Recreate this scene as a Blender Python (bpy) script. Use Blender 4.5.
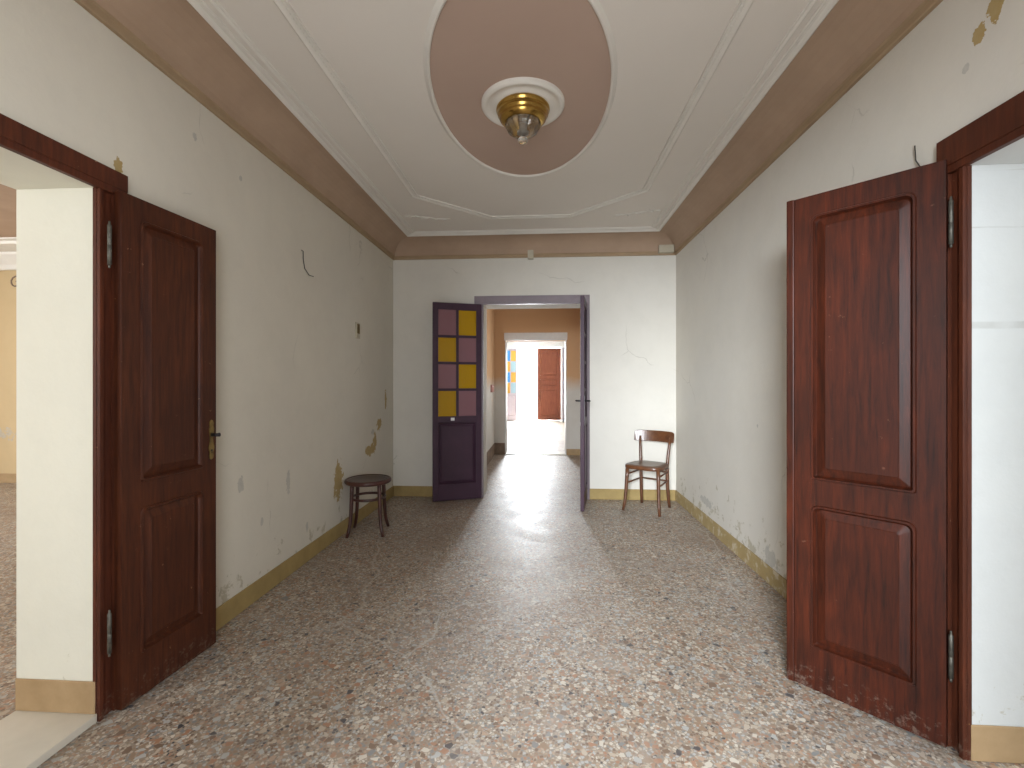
import bpy, bmesh, math, random
from mathutils import Vector, Matrix
random.seed(7)
PI = math.pi
SC = bpy.context.scene
COL = SC.collection
for o in list(bpy.data.objects): bpy.data.objects.remove(o)

# ------------------------------------------------------------------ camera
YAW = math.atan((543 - 512) / 470)
cam = bpy.data.objects.new('camera', bpy.data.cameras.new('camera'))
COL.objects.link(cam)
cam.location = (0, 0, 1.3)
cam.rotation_euler = (PI / 2, 0, YAW)
cam.data.sensor_width = 36
cam.data.lens = 470 / 1024 * 36
cam.data.shift_y = -2 / 1024
cam.data.clip_start = 0.02
SC.camera = cam

# ------------------------------------------------------------------ world, light, exposure
SC.view_settings.view_transform = 'Standard'
SC.view_settings.look = 'None'
SC.view_settings.gamma = 1
SC.view_settings.use_curve_mapping = False
SC.view_settings.exposure = 0.40
W = bpy.data.worlds.new('sky'); SC.world = W; W.use_nodes = True
bgn = W.node_tree.nodes['Background']
bgn.inputs[0].default_value = (0.86, 0.93, 1.0, 1); bgn.inputs[1].default_value = 2.5

def area(name, loc, rot, sx, sy, power, color):
    l = bpy.data.lights.new(name, 'AREA'); l.shape = 'RECTANGLE'; l.size = sx; l.size_y = sy
    l.energy = power; l.color = color
    o = bpy.data.objects.new(name, l); COL.objects.link(o); o.location = loc; o.rotation_euler = rot
    return o
# daylight through the entrance behind the camera, the windows of the side rooms and the far door
area('daylight_entrance_fill', (-0.18, -0.9, 1.3), (PI / 2, 0, 0), 1.1, 1.9, 30, (0.92, 0.95, 1.0))  # weak lamp added just outside the entrance as ambient fill
area('daylight_forecourt', (-1.15, -4.0, 2.3), (math.radians(86), 0, math.radians(-14)), 1.3, 1.3, 780, (0.86, 0.93, 1.0))
area('daylight_left_room', (-3.6, -1.3, 1.7), (PI / 2, 0, 0), 2.4, 1.7, 36, (1.0, 0.97, 0.90))
area('daylight_left_room_west', (-7.8, 2.5, 1.7), (PI / 2, 0, -PI / 2), 2.4, 1.7, 90, (0.97, 0.98, 1.0))
area('daylight_right_room', (3.4, -1.3, 1.7), (PI / 2, 0, 0), 2.2, 1.7, 9, (0.87, 0.94, 1.0))
area('daylight_right_room_east', (5.8, 2.0, 1.7), (PI / 2, 0, PI / 2), 2.2, 1.7, 130, (0.90, 0.95, 1.0))
area('daylight_far_door', (-0.2, 16.6, 1.3), (-PI / 2, 0, 0), 1.6, 2.4, 1350, (0.90, 0.95, 1.0))
area('daylight_passage_window', (2.3, 7.0, 1.7), (PI / 2, 0, PI / 2), 1.4, 1.4, 22, (1.0, 0.96, 0.9))

# ------------------------------------------------------------------ node helpers
def newmat(name):
    m = bpy.data.materials.new(name); m.use_nodes = True
    nt = m.node_tree; b = nt.nodes['Principled BSDF']
    return m, nt, b
def N(nt, t, **kw):
    n = nt.nodes.new(t)
    for k, v in kw.items(): setattr(n, k, v)
    return n
def coord(nt):
    return N(nt, 'ShaderNodeTexCoord').outputs['Object']
def noise(nt, co, scale, detail=4, rough=0.55, dist=0.0, vec_scale=None):
    if vec_scale:
        mp = N(nt, 'ShaderNodeMapping'); mp.inputs['Scale'].default_value = vec_scale
        nt.links.new(co, mp.inputs[0]); co = mp.outputs[0]
    n = N(nt, 'ShaderNodeTexNoise'); n.inputs['Scale'].default_value = scale
    n.inputs['Detail'].default_value = detail; n.inputs['Roughness'].default_value = rough
    n.inputs['Distortion'].default_value = dist
    nt.links.new(co, n.inputs['Vector']); return n.outputs['Fac']
def ramp(nt, fac, stops, interp='LINEAR'):
    r = N(nt, 'ShaderNodeValToRGB'); cr = r.color_ramp; cr.interpolation = interp
    while len(cr.elements) < len(stops): cr.elements.new(0.5)
    for e, (p, c) in zip(cr.elements, stops):
        e.position = p; e.color = (c if isinstance(c, tuple) else (c, c, c)) + (1,)
    nt.links.new(fac, r.inputs[0]); return r.outputs[0]
def mix(nt, fac, a, b, mode='MIX'):
    m = N(nt, 'ShaderNodeMix', data_type='RGBA', blend_type=mode)
    for sock, v in ((m.inputs[0], fac), (m.inputs[6], a), (m.inputs[7], b)):
        if isinstance(v, (int, float)): sock.default_value = v
        elif isinstance(v, tuple): sock.default_value = v + (1,)
        else: nt.links.new(v, sock)
    return m.outputs[2]
def mth(nt, op, a, b=None, clamp=False):
    m = N(nt, 'ShaderNodeMath', operation=op, use_clamp=clamp)
    for i, v in enumerate((a, b)):
        if v is None: continue
        if isinstance(v, (int, float)): m.inputs[i].default_value = v
        else: nt.links.new(v, m.inputs[i])
    return m.outputs[0]
def vmth(nt, op, a, b):
    m = N(nt, 'ShaderNodeVectorMath', operation=op)
    nt.links.new(a, m.inputs[0]); m.inputs[1].default_value = b
    return m
def bump(nt, b, h, strength=0.3, dist=0.01):
    n = N(nt, 'ShaderNodeBump'); n.inputs['Strength'].default_value = strength
    n.inputs['Distance'].default_value = dist
    nt.links.new(h, n.inputs['Height']); nt.links.new(n.outputs[0], b.inputs['Normal'])
def zof(nt, co, i=2):
    s = N(nt, 'ShaderNodeSeparateXYZ'); nt.links.new(co, s.inputs[0]); return s.outputs[i]
def blobs(nt, co, spots, wob=1.25, nscale=17):
    """mask of ragged patches; a spot is (centre, radii), a radius of 0 ignores that axis"""
    nz = mth(nt, 'MULTIPLY', mth(nt, 'SUBTRACT', noise(nt, co, nscale, 5, 0.65), 0.5), wob * 2)
    out = None
    for c, r in spots:
        d = vmth(nt, 'SUBTRACT', co, c)
        s = vmth(nt, 'MULTIPLY', d.outputs[0], tuple(0 if q == 0 else 1 / q for q in r))
        l = N(nt, 'ShaderNodeVectorMath', operation='LENGTH'); nt.links.new(s.outputs[0], l.inputs[0])
        v = mth(nt, 'SUBTRACT', 1.0, l.outputs['Value'])
        out = v if out is None else mth(nt, 'MAXIMUM', out, v)
    v = mth(nt, 'ADD', out, nz)
    return mth(nt, 'MULTIPLY', mth(nt, 'SUBTRACT', v, 0.22), 14, True)

def plaster(name, base, tint, ochre=(), grey=(), peel=0.0, cracks=True, bmp=0.25, upper=None):
    m, nt, b = newmat(name); co = coord(nt)
    n1 = noise(nt, co, 0.9, 5, 0.6, 0.6)
    c = mix(nt, ramp(nt, n1, [(0.3, 0.0), (0.7, 1.0)]), base, tint)
    n2 = noise(nt, co, 5, 6, 0.7)
    c = mix(nt, mth(nt, 'MULTIPLY', ramp(nt, n2, [(0.45, 0.0), (0.75, 1.0)]), 0.35), c, tuple(x * 0.86 for x in base))
    if upper:
        z = mth(nt, 'ADD', zof(nt, co), mth(nt, 'MULTIPLY', noise(nt, co, 3), 0.2))
        c = mix(nt, mth(nt, 'MULTIPLY', mth(nt, 'SUBTRACT', z, upper[0]), 4, True), c, upper[1])
    if peel:
        z = zof(nt, co)
        near = mth(nt, 'SUBTRACT', 1.0, mth(nt, 'DIVIDE', z, peel), True)
        pn = noise(nt, co, 9, 6, 0.7, 0.3)
        v = mth(nt, 'ADD', pn, mth(nt, 'MULTIPLY', near, 0.24))
        mk = mth(nt, 'MULTIPLY', mth(nt, 'SUBTRACT', v, 0.73), 22, True)
        mk = mth(nt, 'MULTIPLY', mk, mth(nt, 'MULTIPLY', near, 6, True))
        c = mix(nt, mth(nt, 'MULTIPLY', mk, 0.7), c, mix(nt, noise(nt, co, 25), (0.30, 0.29, 0.24), (0.48, 0.40, 0.24)))
    if ochre:
        c = mix(nt, blobs(nt, co, ochre), c, mix(nt, noise(nt, co, 30), (0.36, 0.24, 0.08), (0.46, 0.36, 0.19)))
    if grey:
        c = mix(nt, mth(nt, 'MULTIPLY', blobs(nt, co, grey, 1.1, 22), 0.6), c, mix(nt, noise(nt, co, 35), (0.24, 0.25, 0.24), (0.56, 0.53, 0.47)))
    if cracks:
        v = N(nt, 'ShaderNodeTexVoronoi', feature='DISTANCE_TO_EDGE'); v.inputs['Scale'].default_value = 1.1
        dn = N(nt, 'ShaderNodeTexNoise'); dn.inputs['Scale'].default_value = 3.0; dn.inputs['Detail'].default_value = 6
        nt.links.new(co, dn.inputs['Vector'])
        mx = mix(nt, 0.22, co, dn.outputs['Color'])
        nt.links.new(mx, v.inputs['Vector'])
        line = mth(nt, 'SUBTRACT', 1.0, mth(nt, 'MULTIPLY', v.outputs['Distance'], 260), True)
        brk = ramp(nt, noise(nt, co, 1.7, 3), [(0.56, 0.0), (0.62, 1.0)])
        c = mix(nt, mth(nt, 'MULTIPLY', mth(nt, 'MULTIPLY', line, brk), 0.55), c, (0.34, 0.31, 0.26))
    nt.links.new(c, b.inputs['Base Color'])
    b.inputs['Roughness'].default_value = 0.85; b.inputs['Specular IOR Level'].default_value = 0.25
    bump(nt, b, mth(nt, 'ADD', noise(nt, co, 22, 6, 0.6), mth(nt, 'MULTIPLY', noise(nt, co, 2.2, 3), 2.5)), bmp, 0.006)
    return m
def plain(name, col, rough=0.5, metal=0.0, var=0.12, scale=18, spec=0.5, vs=None, dark=None, b_=0.0):
    m, nt, b = newmat(name); co = coord(nt)
    n = noise(nt, co, scale, 5, 0.65, 0.0, vs)
    lo = dark or tuple(x * (1 - var * 2) for x in col)
    c = mix(nt, ramp(nt, n, [(0.3, 0.0), (0.7, 1.0)]), lo, col)
    nt.links.new(c, b.inputs['Base Color'])
    b.inputs['Roughness'].default_value = rough; b.inputs['Metallic'].default_value = metal
    b.inputs['Specular IOR Level'].default_value = spec
    if b_: bump(nt, b, n, b_, 0.003)
    return m
def wood(name, col, dark, rough=0.38, spec=0.2, streak=(9, 9, 0.7), chips=None):
    m, nt, b = newmat(name); co = coord(nt)
    g = noise(nt, co, 6, 8, 0.7, 0.4, streak)
    big = noise(nt, co, 2.2, 3, 0.5)
    c = mix(nt, ramp(nt, g, [(0.3, 0.0), (0.68, 1.0)]), dark, col)
    c = mix(nt, mth(nt, 'MULTIPLY', ramp(nt, big, [(0.4, 0.0), (0.7, 1.0)]), 0.5), c, dark)
    if chips:
        ch = mth(nt, 'MULTIPLY', mth(nt, 'SUBTRACT', noise(nt, co, 26, 4, 0.7), 0.69), 25, True)
        c = mix(nt, mth(nt, 'MULTIPLY', ch, 0.75), c, chips)
        low = mth(nt, 'SUBTRACT', 1.0, mth(nt, 'MULTIPLY', zof(nt, co), 8), True)      # scuffs and dust along the foot
        sc = mth(nt, 'ADD', noise(nt, co, 40, 6, 0.75), mth(nt, 'MULTIPLY', low, 0.12))
        sc = mth(nt, 'MULTIPLY', mth(nt, 'MULTIPLY', mth(nt, 'SUBTRACT', sc, 0.60), 9, True), mth(nt, 'MULTIPLY', low, 3, True))
        c = mix(nt, mth(nt, 'MULTIPLY', sc, 0.22), c, (0.30, 0.25, 0.20))
    nt.links.new(c, b.inputs['Base Color'])
    b.inputs['Roughness'].default_value = rough; b.inputs['Specular IOR Level'].default_value = spec
    bump(nt, b, g, 0.12, 0.002)
    return m

M = {}
M['wall_l'] = plaster('plaster_left', (0.69, 0.645, 0.55), (0.64, 0.60, 0.52), peel=0.55,
    ochre=[((0, 3.82, 0.47), (0, 0.11, 0.20)), ((0, 4.55, 0.63), (0, 0.18, 0.07)), ((0, 4.68, 0.70), (0, 0.07, 0.10)), ((0, 4.80, 0.86), (0, 0.09, 0.07)),
           ((0, 5.0, 1.10), (0, 0.04, 0.12)), ((0, 1.785, 2.175), (0, 0.03, 0.05))],
    grey=[((0, 2.55, 0.72), (0, 0.035, 0.06)), ((0, 3.05, 0.62), (0, 0.03, 0.10)), ((0, 2.75, 0.45), (0, 0.02, 0.04)), ((0, 3.3, 0.25), (0, 0.02, 0.05)),
          ((0, 4.62, 0.80), (0, 0.05, 0.04)), ((0, 2.2, 2.5), (0, 0.02, 0.03)), ((0, 2.55, 2.45), (0, 0.02, 0.02))])
M['wall_r'] = plaster('plaster_right', (0.69, 0.65, 0.57), (0.65, 0.62, 0.56), peel=0.75,
    ochre=[((0, 1.615, 2.515), (0, 0.035, 0.07)), ((0, 1.665, 2.465), (0, 0.03, 0.035)), ((0, 2.7, 0.20), (0, 0.05, 0.05))],
    grey=[((0, 3.12, 0.17), (0, 0.11, 0.085)), ((0, 2.72, 0.16), (0, 0.035, 0.05)), ((0, 4.3, 0.23), (0, 0.22, 0.05)),
          ((0, 1.72, 2.38), (0, 0.015, 0.02)), ((0, 3.3, 1.0), (0, 0.015, 0.02))])
M['wall_b'] = plaster('plaster_far', (0.70, 0.665, 0.59), (0.66, 0.63, 0.57))
M['wall_side'] = plaster('plaster_ochre_room', (0.56, 0.42, 0.24), (0.49, 0.37, 0.21),
    grey=[((-7.2, 5.6, 0.62), (0.5, 0, 0.12))], cracks=False)
M['wall_pass'] = plaster('plaster_passage', (0.64, 0.61, 0.56), (0.56, 0.53, 0.48), upper=(1.25, (0.58, 0.36, 0.20)), cracks=False)
M['wall_white'] = plaster('plaster_white', (0.70, 0.69, 0.66), (0.64, 0.63, 0.60), cracks=False)
M['reveal'] = plaster('plaster_reveal', (0.72, 0.70, 0.60), (0.68, 0.66, 0.57), cracks=False, peel=0.35)
def seamed_reveal():
    m = plaster('plaster_reveal_seamed', (0.61, 0.625, 0.61), (0.57, 0.585, 0.58), cracks=False, peel=0.45)
    nt = m.node_tree; b = nt.nodes['Principled BSDF']; co = coord(nt); z = mth(nt, 'ADD', zof(nt, co), mth(nt, 'MULTIPLY', noise(nt, co, 6, 4), 0.008))
    src = b.inputs['Base Color'].links[0].from_socket; tot = None
    for zc, hw_, k in ((1.834, 0.004, 0.5), (1.499, 0.014, 0.35), (2.03, 0.003, 0.5)):
        v = mth(nt, 'MULTIPLY', mth(nt, 'SUBTRACT', hw_, mth(nt, 'ABSOLUTE', mth(nt, 'SUBTRACT', z, zc))), 250, True)
        v = mth(nt, 'MULTIPLY', v, k); tot = v if tot is None else mth(nt, 'MAXIMUM', tot, v)
    tot = mth(nt, 'MULTIPLY', tot, ramp(nt, noise(nt, co, 9, 4), [(0.35, 0.2), (0.6, 1.0)]))
    nt.links.new(mix(nt, tot, src, (0.33, 0.32, 0.29)), b.inputs['Base Color'])
    return m
M['reveal_r'] = seamed_reveal()
M['stucco'] = plain('white_stucco', (0.78, 0.745, 0.68), 0.8, var=0.04, scale=4, spec=0.2)
M['cove'] = plain('brown_cove_paint', (0.46, 0.33, 0.235), 0.75, scale=2.2, spec=0.2, dark=(0.39, 0.275, 0.195))
M['bead'] = plain('tan_bead_paint', (0.40, 0.29, 0.18), 0.75, scale=5, spec=0.2, dark=(0.34, 0.24, 0.15))
M['skirt'] = plain('ochre_skirting_paint', (0.40, 0.29, 0.12), 0.75, scale=7, spec=0.2, dark=(0.30, 0.215, 0.09), b_=0.3)
def worn_skirt():
    m, nt, b = newmat('worn_ochre_skirting'); co = coord(nt)
    c = mix(nt, noise(nt, co, 7, 5, 0.65), (0.30, 0.215, 0.09), (0.44, 0.33, 0.15))
    mk = mth(nt, 'MULTIPLY', mth(nt, 'SUBTRACT', noise(nt, co, 11, 6, 0.7, 0.4), 0.53), 12, True)
    c = mix(nt, mth(nt, 'MULTIPLY', mk, 0.75), c, (0.56, 0.49, 0.37))
    dk = mth(nt, 'MULTIPLY', mth(nt, 'SUBTRACT', noise(nt, co, 19, 6, 0.7, 0.2), 0.63), 20, True)
    c = mix(nt, mth(nt, 'MULTIPLY', dk, 0.8), c, (0.22, 0.18, 0.12))
    nt.links.new(c, b.inputs['Base Color']); b.inputs['Roughness'].default_value = 0.85
    bump(nt, b, noise(nt, co, 15, 6, 0.7), 0.5, 0.006)
    return m
M['skirt_worn'] = worn_skirt()
M['skirt_tan'] = plain('tan_skirting_paint', (0.42, 0.29, 0.16), 0.75, scale=9, spec=0.2, dark=(0.34, 0.23, 0.12), b_=0.3)
M['damp'] = plain('damp_brown_skirting', (0.28, 0.20, 0.14), 0.8, scale=9, spec=0.2, dark=(0.16, 0.11, 0.08))
M['marble'] = plain('pale_marble', (0.62, 0.57, 0.48), 0.4, scale=3, dark=(0.52, 0.48, 0.40))
M['wood_l'] = wood('mahogany_dark', (0.098, 0.027, 0.010), (0.032, 0.010, 0.006), 0.46, chips=(0.30, 0.16, 0.09))
M['wood_r'] = wood('mahogany_red', (0.078, 0.015, 0.005), (0.014, 0.005, 0.003), 0.46, chips=(0.12, 0.05, 0.03))
M['casing'] = wood('mahogany_casing', (0.115, 0.030, 0.013), (0.045, 0.014, 0.008), 0.5, chips=(0.34, 0.19, 0.10))
M['plum'] = plain('plum_paint', (0.060, 0.026, 0.046), 0.5, scale=4, spec=0.3, dark=(0.040, 0.018, 0.032))
M['mauve'] = plain('mauve_grey_casing_paint', (0.23, 0.18, 0.20), 0.5, scale=4, dark=(0.18, 0.14, 0.155))
M['white_paint'] = plain('white_paint', (0.68, 0.66, 0.63), 0.5, var=0.04)
M['lavender'] = plain('pale_lavender_paint', (0.42, 0.38, 0.42), 0.5, var=0.05)
M['outdoor_wood'] = wood('red_brown_shutter_wood', (0.22, 0.075, 0.04), (0.13, 0.04, 0.022), 0.5)
M['chair'] = wood('bentwood_brown', (0.17, 0.065, 0.025), (0.07, 0.028, 0.014), 0.3, 0.6, (3, 3, 3))
M['seat_ply'] = wood('worn_plywood_seat', (0.20, 0.13, 0.09), (0.12, 0.075, 0.05), 0.32, 0.6, (2, 10, 2))
M['stool'] = wood('bentwood_dark_red', (0.085, 0.022, 0.014), (0.035, 0.012, 0.010), 0.3, 0.6, (3, 3, 3))
M['stool_seat'] = wood('dark_ply_seat', (0.065, 0.030, 0.024), (0.035, 0.018, 0.016), 0.3, 0.6, (2, 10, 2))
M['brass'] = plain('aged_brass', (0.62, 0.40, 0.11), 0.22, 1.0, scale=9, dark=(0.40, 0.24, 0.06))
M['brass_dull'] = plain('dull_brass', (0.33, 0.23, 0.08), 0.4, 0.9, scale=30, dark=(0.16, 0.11, 0.05))
M['iron'] = plain('grey_iron', (0.16, 0.155, 0.13), 0.5, 0.7, scale=40, dark=(0.07, 0.065, 0.055))
M['dark_metal'] = plain('dark_metal', (0.05, 0.045, 0.05), 0.4, 0.8)
M['wire'] = plain('dark_wire', (0.05, 0.045, 0.04), 0.6)
M['box_cream'] = plain('cream_plastic', (0.52, 0.47, 0.36), 0.5, var=0.05)
M['pink'] = plain('dusty_pink_plastic', (0.50, 0.25, 0.22), 0.5, var=0.05)
M['white_card'] = plain('white_card', (0.75, 0.74, 0.72), 0.6, var=0.02)
M['paving'] = plain('pale_paving', (0.72, 0.71, 0.68), 0.9, scale=3, var=0.06)

def glass(name, col, trans=0.5, rough=0.25):
    m, nt, b = newmat(name)
    b.inputs['Base Color'].default_value = col + (1,)
    b.inputs['Transmission Weight'].default_value = trans; b.inputs['Roughness'].default_value = rough
    b.inputs['IOR'].default_value = 1.3
    return m
M['g_yellow'] = glass('yellow_glass', (0.62, 0.36, 0.01), 0.35)
M['g_mauve'] = glass('mauve_glass', (0.34, 0.17, 0.19), 0.3)
M['g_blue'] = glass('blue_glass', (0.10, 0.38, 0.85), 0.35)
M['g_amber'] = glass('amber_glass', (0.85, 0.50, 0.10), 0.35)
M['g_sky'] = glass('pale_blue_glass', (0.45, 0.66, 0.75), 0.35)
M['crystal'] = glass('cut_crystal', (0.92, 0.90, 0.86), 0.96, 0.06); 
M['crystal'].node_tree.nodes['Principled BSDF'].inputs['IOR'].default_value = 1.45

# terrazzo floor
def terrazzo():
    m, nt, b = newmat('terrazzo'); co = coord(nt)
    def chips(scale, stops, rnd=1.0):
        v = N(nt, 'ShaderNodeTexVoronoi', feature='F1'); v.inputs['Scale'].default_value = scale
        v.inputs['Randomness'].default_value = rnd; nt.links.new(co, v.inputs['Vector'])
        e = N(nt, 'ShaderNodeTexVoronoi', feature='DISTANCE_TO_EDGE'); e.inputs['Scale'].default_value = scale
        nt.links.new(co, e.inputs['Vector'])
        s = N(nt, 'ShaderNodeSeparateColor'); nt.links.new(v.outputs['Color'], s.inputs[0])
        return ramp(nt, s.outputs[0], stops, 'CONSTANT'), s.outputs[1], e.outputs['Distance']
    pal = [(0.0, (0.30, 0.21, 0.14)), (0.14, (0.48, 0.40, 0.31)), (0.30, (0.19, 0.125, 0.085)), (0.44, (0.43, 0.43, 0.41)),
           (0.56, (0.37, 0.20, 0.12)), (0.68, (0.60, 0.54, 0.45)), (0.80, (0.22, 0.225, 0.22)), (0.88, (0.44, 0.31, 0.22)), (0.965, (0.07, 0.065, 0.07))]
    c1, r1, e1 = chips(85, pal)
    c2, r2, e2 = chips(42, pal)
    mortar = (0.30, 0.25, 0.20)
    c1 = mix(nt, mth(nt, 'LESS_THAN', e1, 0.09), c1, mortar)
    pick = mth(nt, 'MULTIPLY', mth(nt, 'GREATER_THAN', r2, 0.70), mth(nt, 'GREATER_THAN', e2, 0.10))
    c = mix(nt, pick, c1, c2)
    # worn, stained areas
    st = noise(nt, co, 0.8, 5, 0.6, 0.8)
    c = mix(nt, mth(nt, 'MULTIPLY', ramp(nt, st, [(0.45, 0.0), (0.66, 1.0)]), 0.42), c, (0.20, 0.14, 0.10))
    st2 = noise(nt, co, 2.6, 6, 0.7, 0.5)
    c = mix(nt, mth(nt, 'MULTIPLY', ramp(nt, st2, [(0.5, 0.0), (0.72, 1.0)]), 0.38), c, (0.50, 0.47, 0.43))
    # long thin cracks
    v = N(nt, 'ShaderNodeTexVoronoi', feature='DISTANCE_TO_EDGE'); v.inputs['Scale'].default_value = 0.7
    dn = N(nt, 'ShaderNodeTexNoise'); dn.inputs['Scale'].default_value = 3.0; dn.inputs['Detail'].default_value = 6
    nt.links.new(co, dn.inputs['Vector'])
    nt.links.new(mix(nt, 0.16, co, dn.outputs['Color']), v.inputs['Vector'])
    line = mth(nt, 'SUBTRACT', 1.0, mth(nt, 'MULTIPLY', v.outputs['Distance'], 230), True)
    c = mix(nt, mth(nt, 'MULTIPLY', line, 0.55), c, (0.52, 0.49, 0.44))
    nt.links.new(c, b.inputs['Base Color'])
    rr = mth(nt, 'ADD', mth(nt, 'MULTIPLY', noise(nt, co, 4, 6, 0.7), 0.30), 0.36)
    nt.links.new(rr, b.inputs['Roughness'])
    b.inputs['Specular IOR Level'].default_value = 0.55
    bump(nt, b, mth(nt, 'ADD', noise(nt, co, 30, 5, 0.7), mth(nt, 'MULTIPLY', noise(nt, co, 5, 3), 3)), 0.16, 0.004)
    return m
M['terrazzo'] = terrazzo()

# room ceiling with the painted oval
OC = (-0.12, 2.70); OR = (0.492, 0.935)
def ceiling_mat():
    m, nt, b = newmat('painted_ceiling'); co = coord(nt)
    d = vmth(nt, 'SUBTRACT', co, (OC[0], OC[1], 0)); s = vmth(nt, 'MULTIPLY', d.outputs[0], (1 / OR[0], 1 / OR[1], 0))
    l = N(nt, 'ShaderNodeVectorMath', operation='LENGTH'); nt.links.new(s.outputs[0], l.inputs[0])
    base = mix(nt, noise(nt, co, 1.5, 4), (0.72, 0.675, 0.61), (0.78, 0.73, 0.67))
    pk = mix(nt, noise(nt, co, 2.5, 4), (0.45, 0.33, 0.265), (0.51, 0.38, 0.31))
    c = mix(nt, mth(nt, 'LESS_THAN', l.outputs['Value'], 1.0), base, pk)
    nt.links.new(c, b.inputs['Base Color'])
    b.inputs['Roughness'].default_value = 0.9; b.inputs['Specular IOR Level'].default_value = 0.15
    bump(nt, b, noise(nt, co, 10, 5), 0.12, 0.004)
    return m
M['ceiling'] = ceiling_mat()

# ------------------------------------------------------------------ mesh helpers
class MB:
    def __init__(s): s.v = []; s.f = []; s.mi = []; s.sm = []
    def add(s, vs, fs, mi=0, smooth=False):
        k = len(s.v); s.v += [tuple(p) for p in vs]
        for f in fs: s.f.append(tuple(i + k for i in f)); s.mi.append(mi); s.sm.append(smooth)
    def box(s, a, b, mi=0):
        x0, y0, z0 = a; x1, y1, z1 = b
        s.add([(x0, y0, z0), (x1, y0, z0), (x1, y1, z0), (x0, y1, z0), (x0, y0, z1), (x1, y0, z1), (x1, y1, z1), (x0, y1, z1)],
              [(0, 3, 2, 1), (4, 5, 6, 7), (0, 1, 5, 4), (1, 2, 6, 5), (2, 3, 7, 6), (3, 0, 4, 7)], mi)
    def tube(s, pts, r, n=8, closed=False, mi=0, flat=1.0):
        pts = [Vector(p) for p in pts]; m = len(pts); rs = r if isinstance(r, (list, tuple)) else [r] * m
        up = Vector((0, 0, 1)); vs = []; prev = None
        for i, p in enumerate(pts):
            a = pts[(i - 1) % m] if (closed or i > 0) else p
            b = pts[(i + 1) % m] if (closed or i < m - 1) else p
            t = (b - a).normalized()
            if prev is None:
                x = t.orthogonal() if abs(t.dot(up)) > 0.98 else t.cross(up)
            else: x = prev - t * prev.dot(t)
            x.normalize(); prev = x; y = t.cross(x)
            for k in range(n):
                q = 2 * PI * k / n; vs.append(p + (x * math.cos(q) + y * math.sin(q) * flat) * rs[i])
        fs = []
        for i in range(m if closed else m - 1):
            for k in range(n):
                a = i * n + k; b = i * n + (k + 1) % n; j = ((i + 1) % m) * n
                fs.append((a, b, j + (k + 1) % n, j + k))
        if not closed: fs += [tuple(range(n))[::-1], tuple(range((m - 1) * n, m * n))]
        s.add(vs, fs, mi, True)
    def lathe(s, prof, c=(0, 0), n=40, mi=0, smooth=True, wob=None):
        vs = []; fs = []
        for (r, z) in prof:
            for k in range(n):
                q = 2 * PI * k / n; rr = r * (1 + (wob(k) if wob else 0)); vs.append((c[0] + rr * math.cos(q), c[1] + rr * math.sin(q), z))
        for i in range(len(prof) - 1):
            for k in range(n):
                a = i * n + k; b = i * n + (k + 1) % n; fs.append((a, b, b + n, a + n))
        s.add(vs, fs, mi, smooth)
    def rings(s, loops, mi=0, cap0=False, cap1=False, smooth=False, closed=True):
        n = len(loops[0]); vs = [p for l in loops for p in l]; fs = []
        for i in range(len(loops) - 1):
            for k in range(n if closed else n - 1):
                a = i * n + k; b = i * n + (k + 1) % n; fs.append((a, b, b + n, a + n))
        if cap0: fs.append(tuple(range(n))[::-1])
        if cap1: fs.append(tuple(range((len(loops) - 1) * n, len(loops) * n)))
        s.add(vs, fs, mi, smooth)
    def build(s, name, mats, parent=None, bevel=0.0, xf=None):
        me = bpy.data.meshes.new(name); me.from_pydata(s.v, [], s.f)
        if not isinstance(mats, (list, tuple)): mats = [mats]
        for m in mats: me.materials.append(m)
        for p, mi, sm in zip(me.polygons, s.mi, s.sm): p.material_index = mi; p.use_smooth = sm
        bm = bmesh.new(); bm.from_mesh(me); bmesh.ops.recalc_face_normals(bm, faces=bm.faces); bm.to_mesh(me); bm.free()
        me.update()
        o = bpy.data.objects.new(name, me); COL.objects.link(o)
        if xf: o.matrix_world = xf
        if parent: o.parent = parent
        if bevel:
            md = o.modifiers.new('bevel', 'BEVEL'); md.width = bevel; md.segments = 2; md.limit_method = 'ANGLE'
        return o
def tag(o, label, cat, group=None, kind=None):
    o['label'] = label; o['category'] = cat
    if group: o['group'] = group
    if kind: o['kind'] = kind
    return o
def empty(name, loc, rz=0):
    o = bpy.data.objects.new(name, None); COL.objects.link(o); o.location = loc; o.rotation_euler = (0, 0, rz)
    o.empty_display_size = 0.1
    return o
def struct(o, label, cat):
    return tag(o, label, cat, kind='structure')

# ------------------------------------------------------------------ dimensions
XL, XR = -1.705, 1.455          # side walls
YB = 5.26                       # far wall (room face)
YN = -0.35                      # near wall
ZC = 2.90; TW = 0.33
LO0, LO1 = 0.66, 1.69           # side openings in y
LH = 2.045; LO1R = 1.715
LTX = XL - TW; RTX = XR + 0.42

# floor
f = MB(); f.box((-8.2, -2.2, -0.06), (6.4, 15.95, 0.0))
struct(f.build('floor', M['terrazzo']), 'speckled worn terrazzo floor running through the rooms', 'floor')
g = MB(); g.box((-12, 15.95, -0.10), (12, 30, -0.04))
struct(g.build('trim_outdoor_paving', M['paving']), 'bright pale paving outside the far door', 'paving')
bpy.data.objects['trim_outdoor_paving'].name = 'trim_20'

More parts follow.
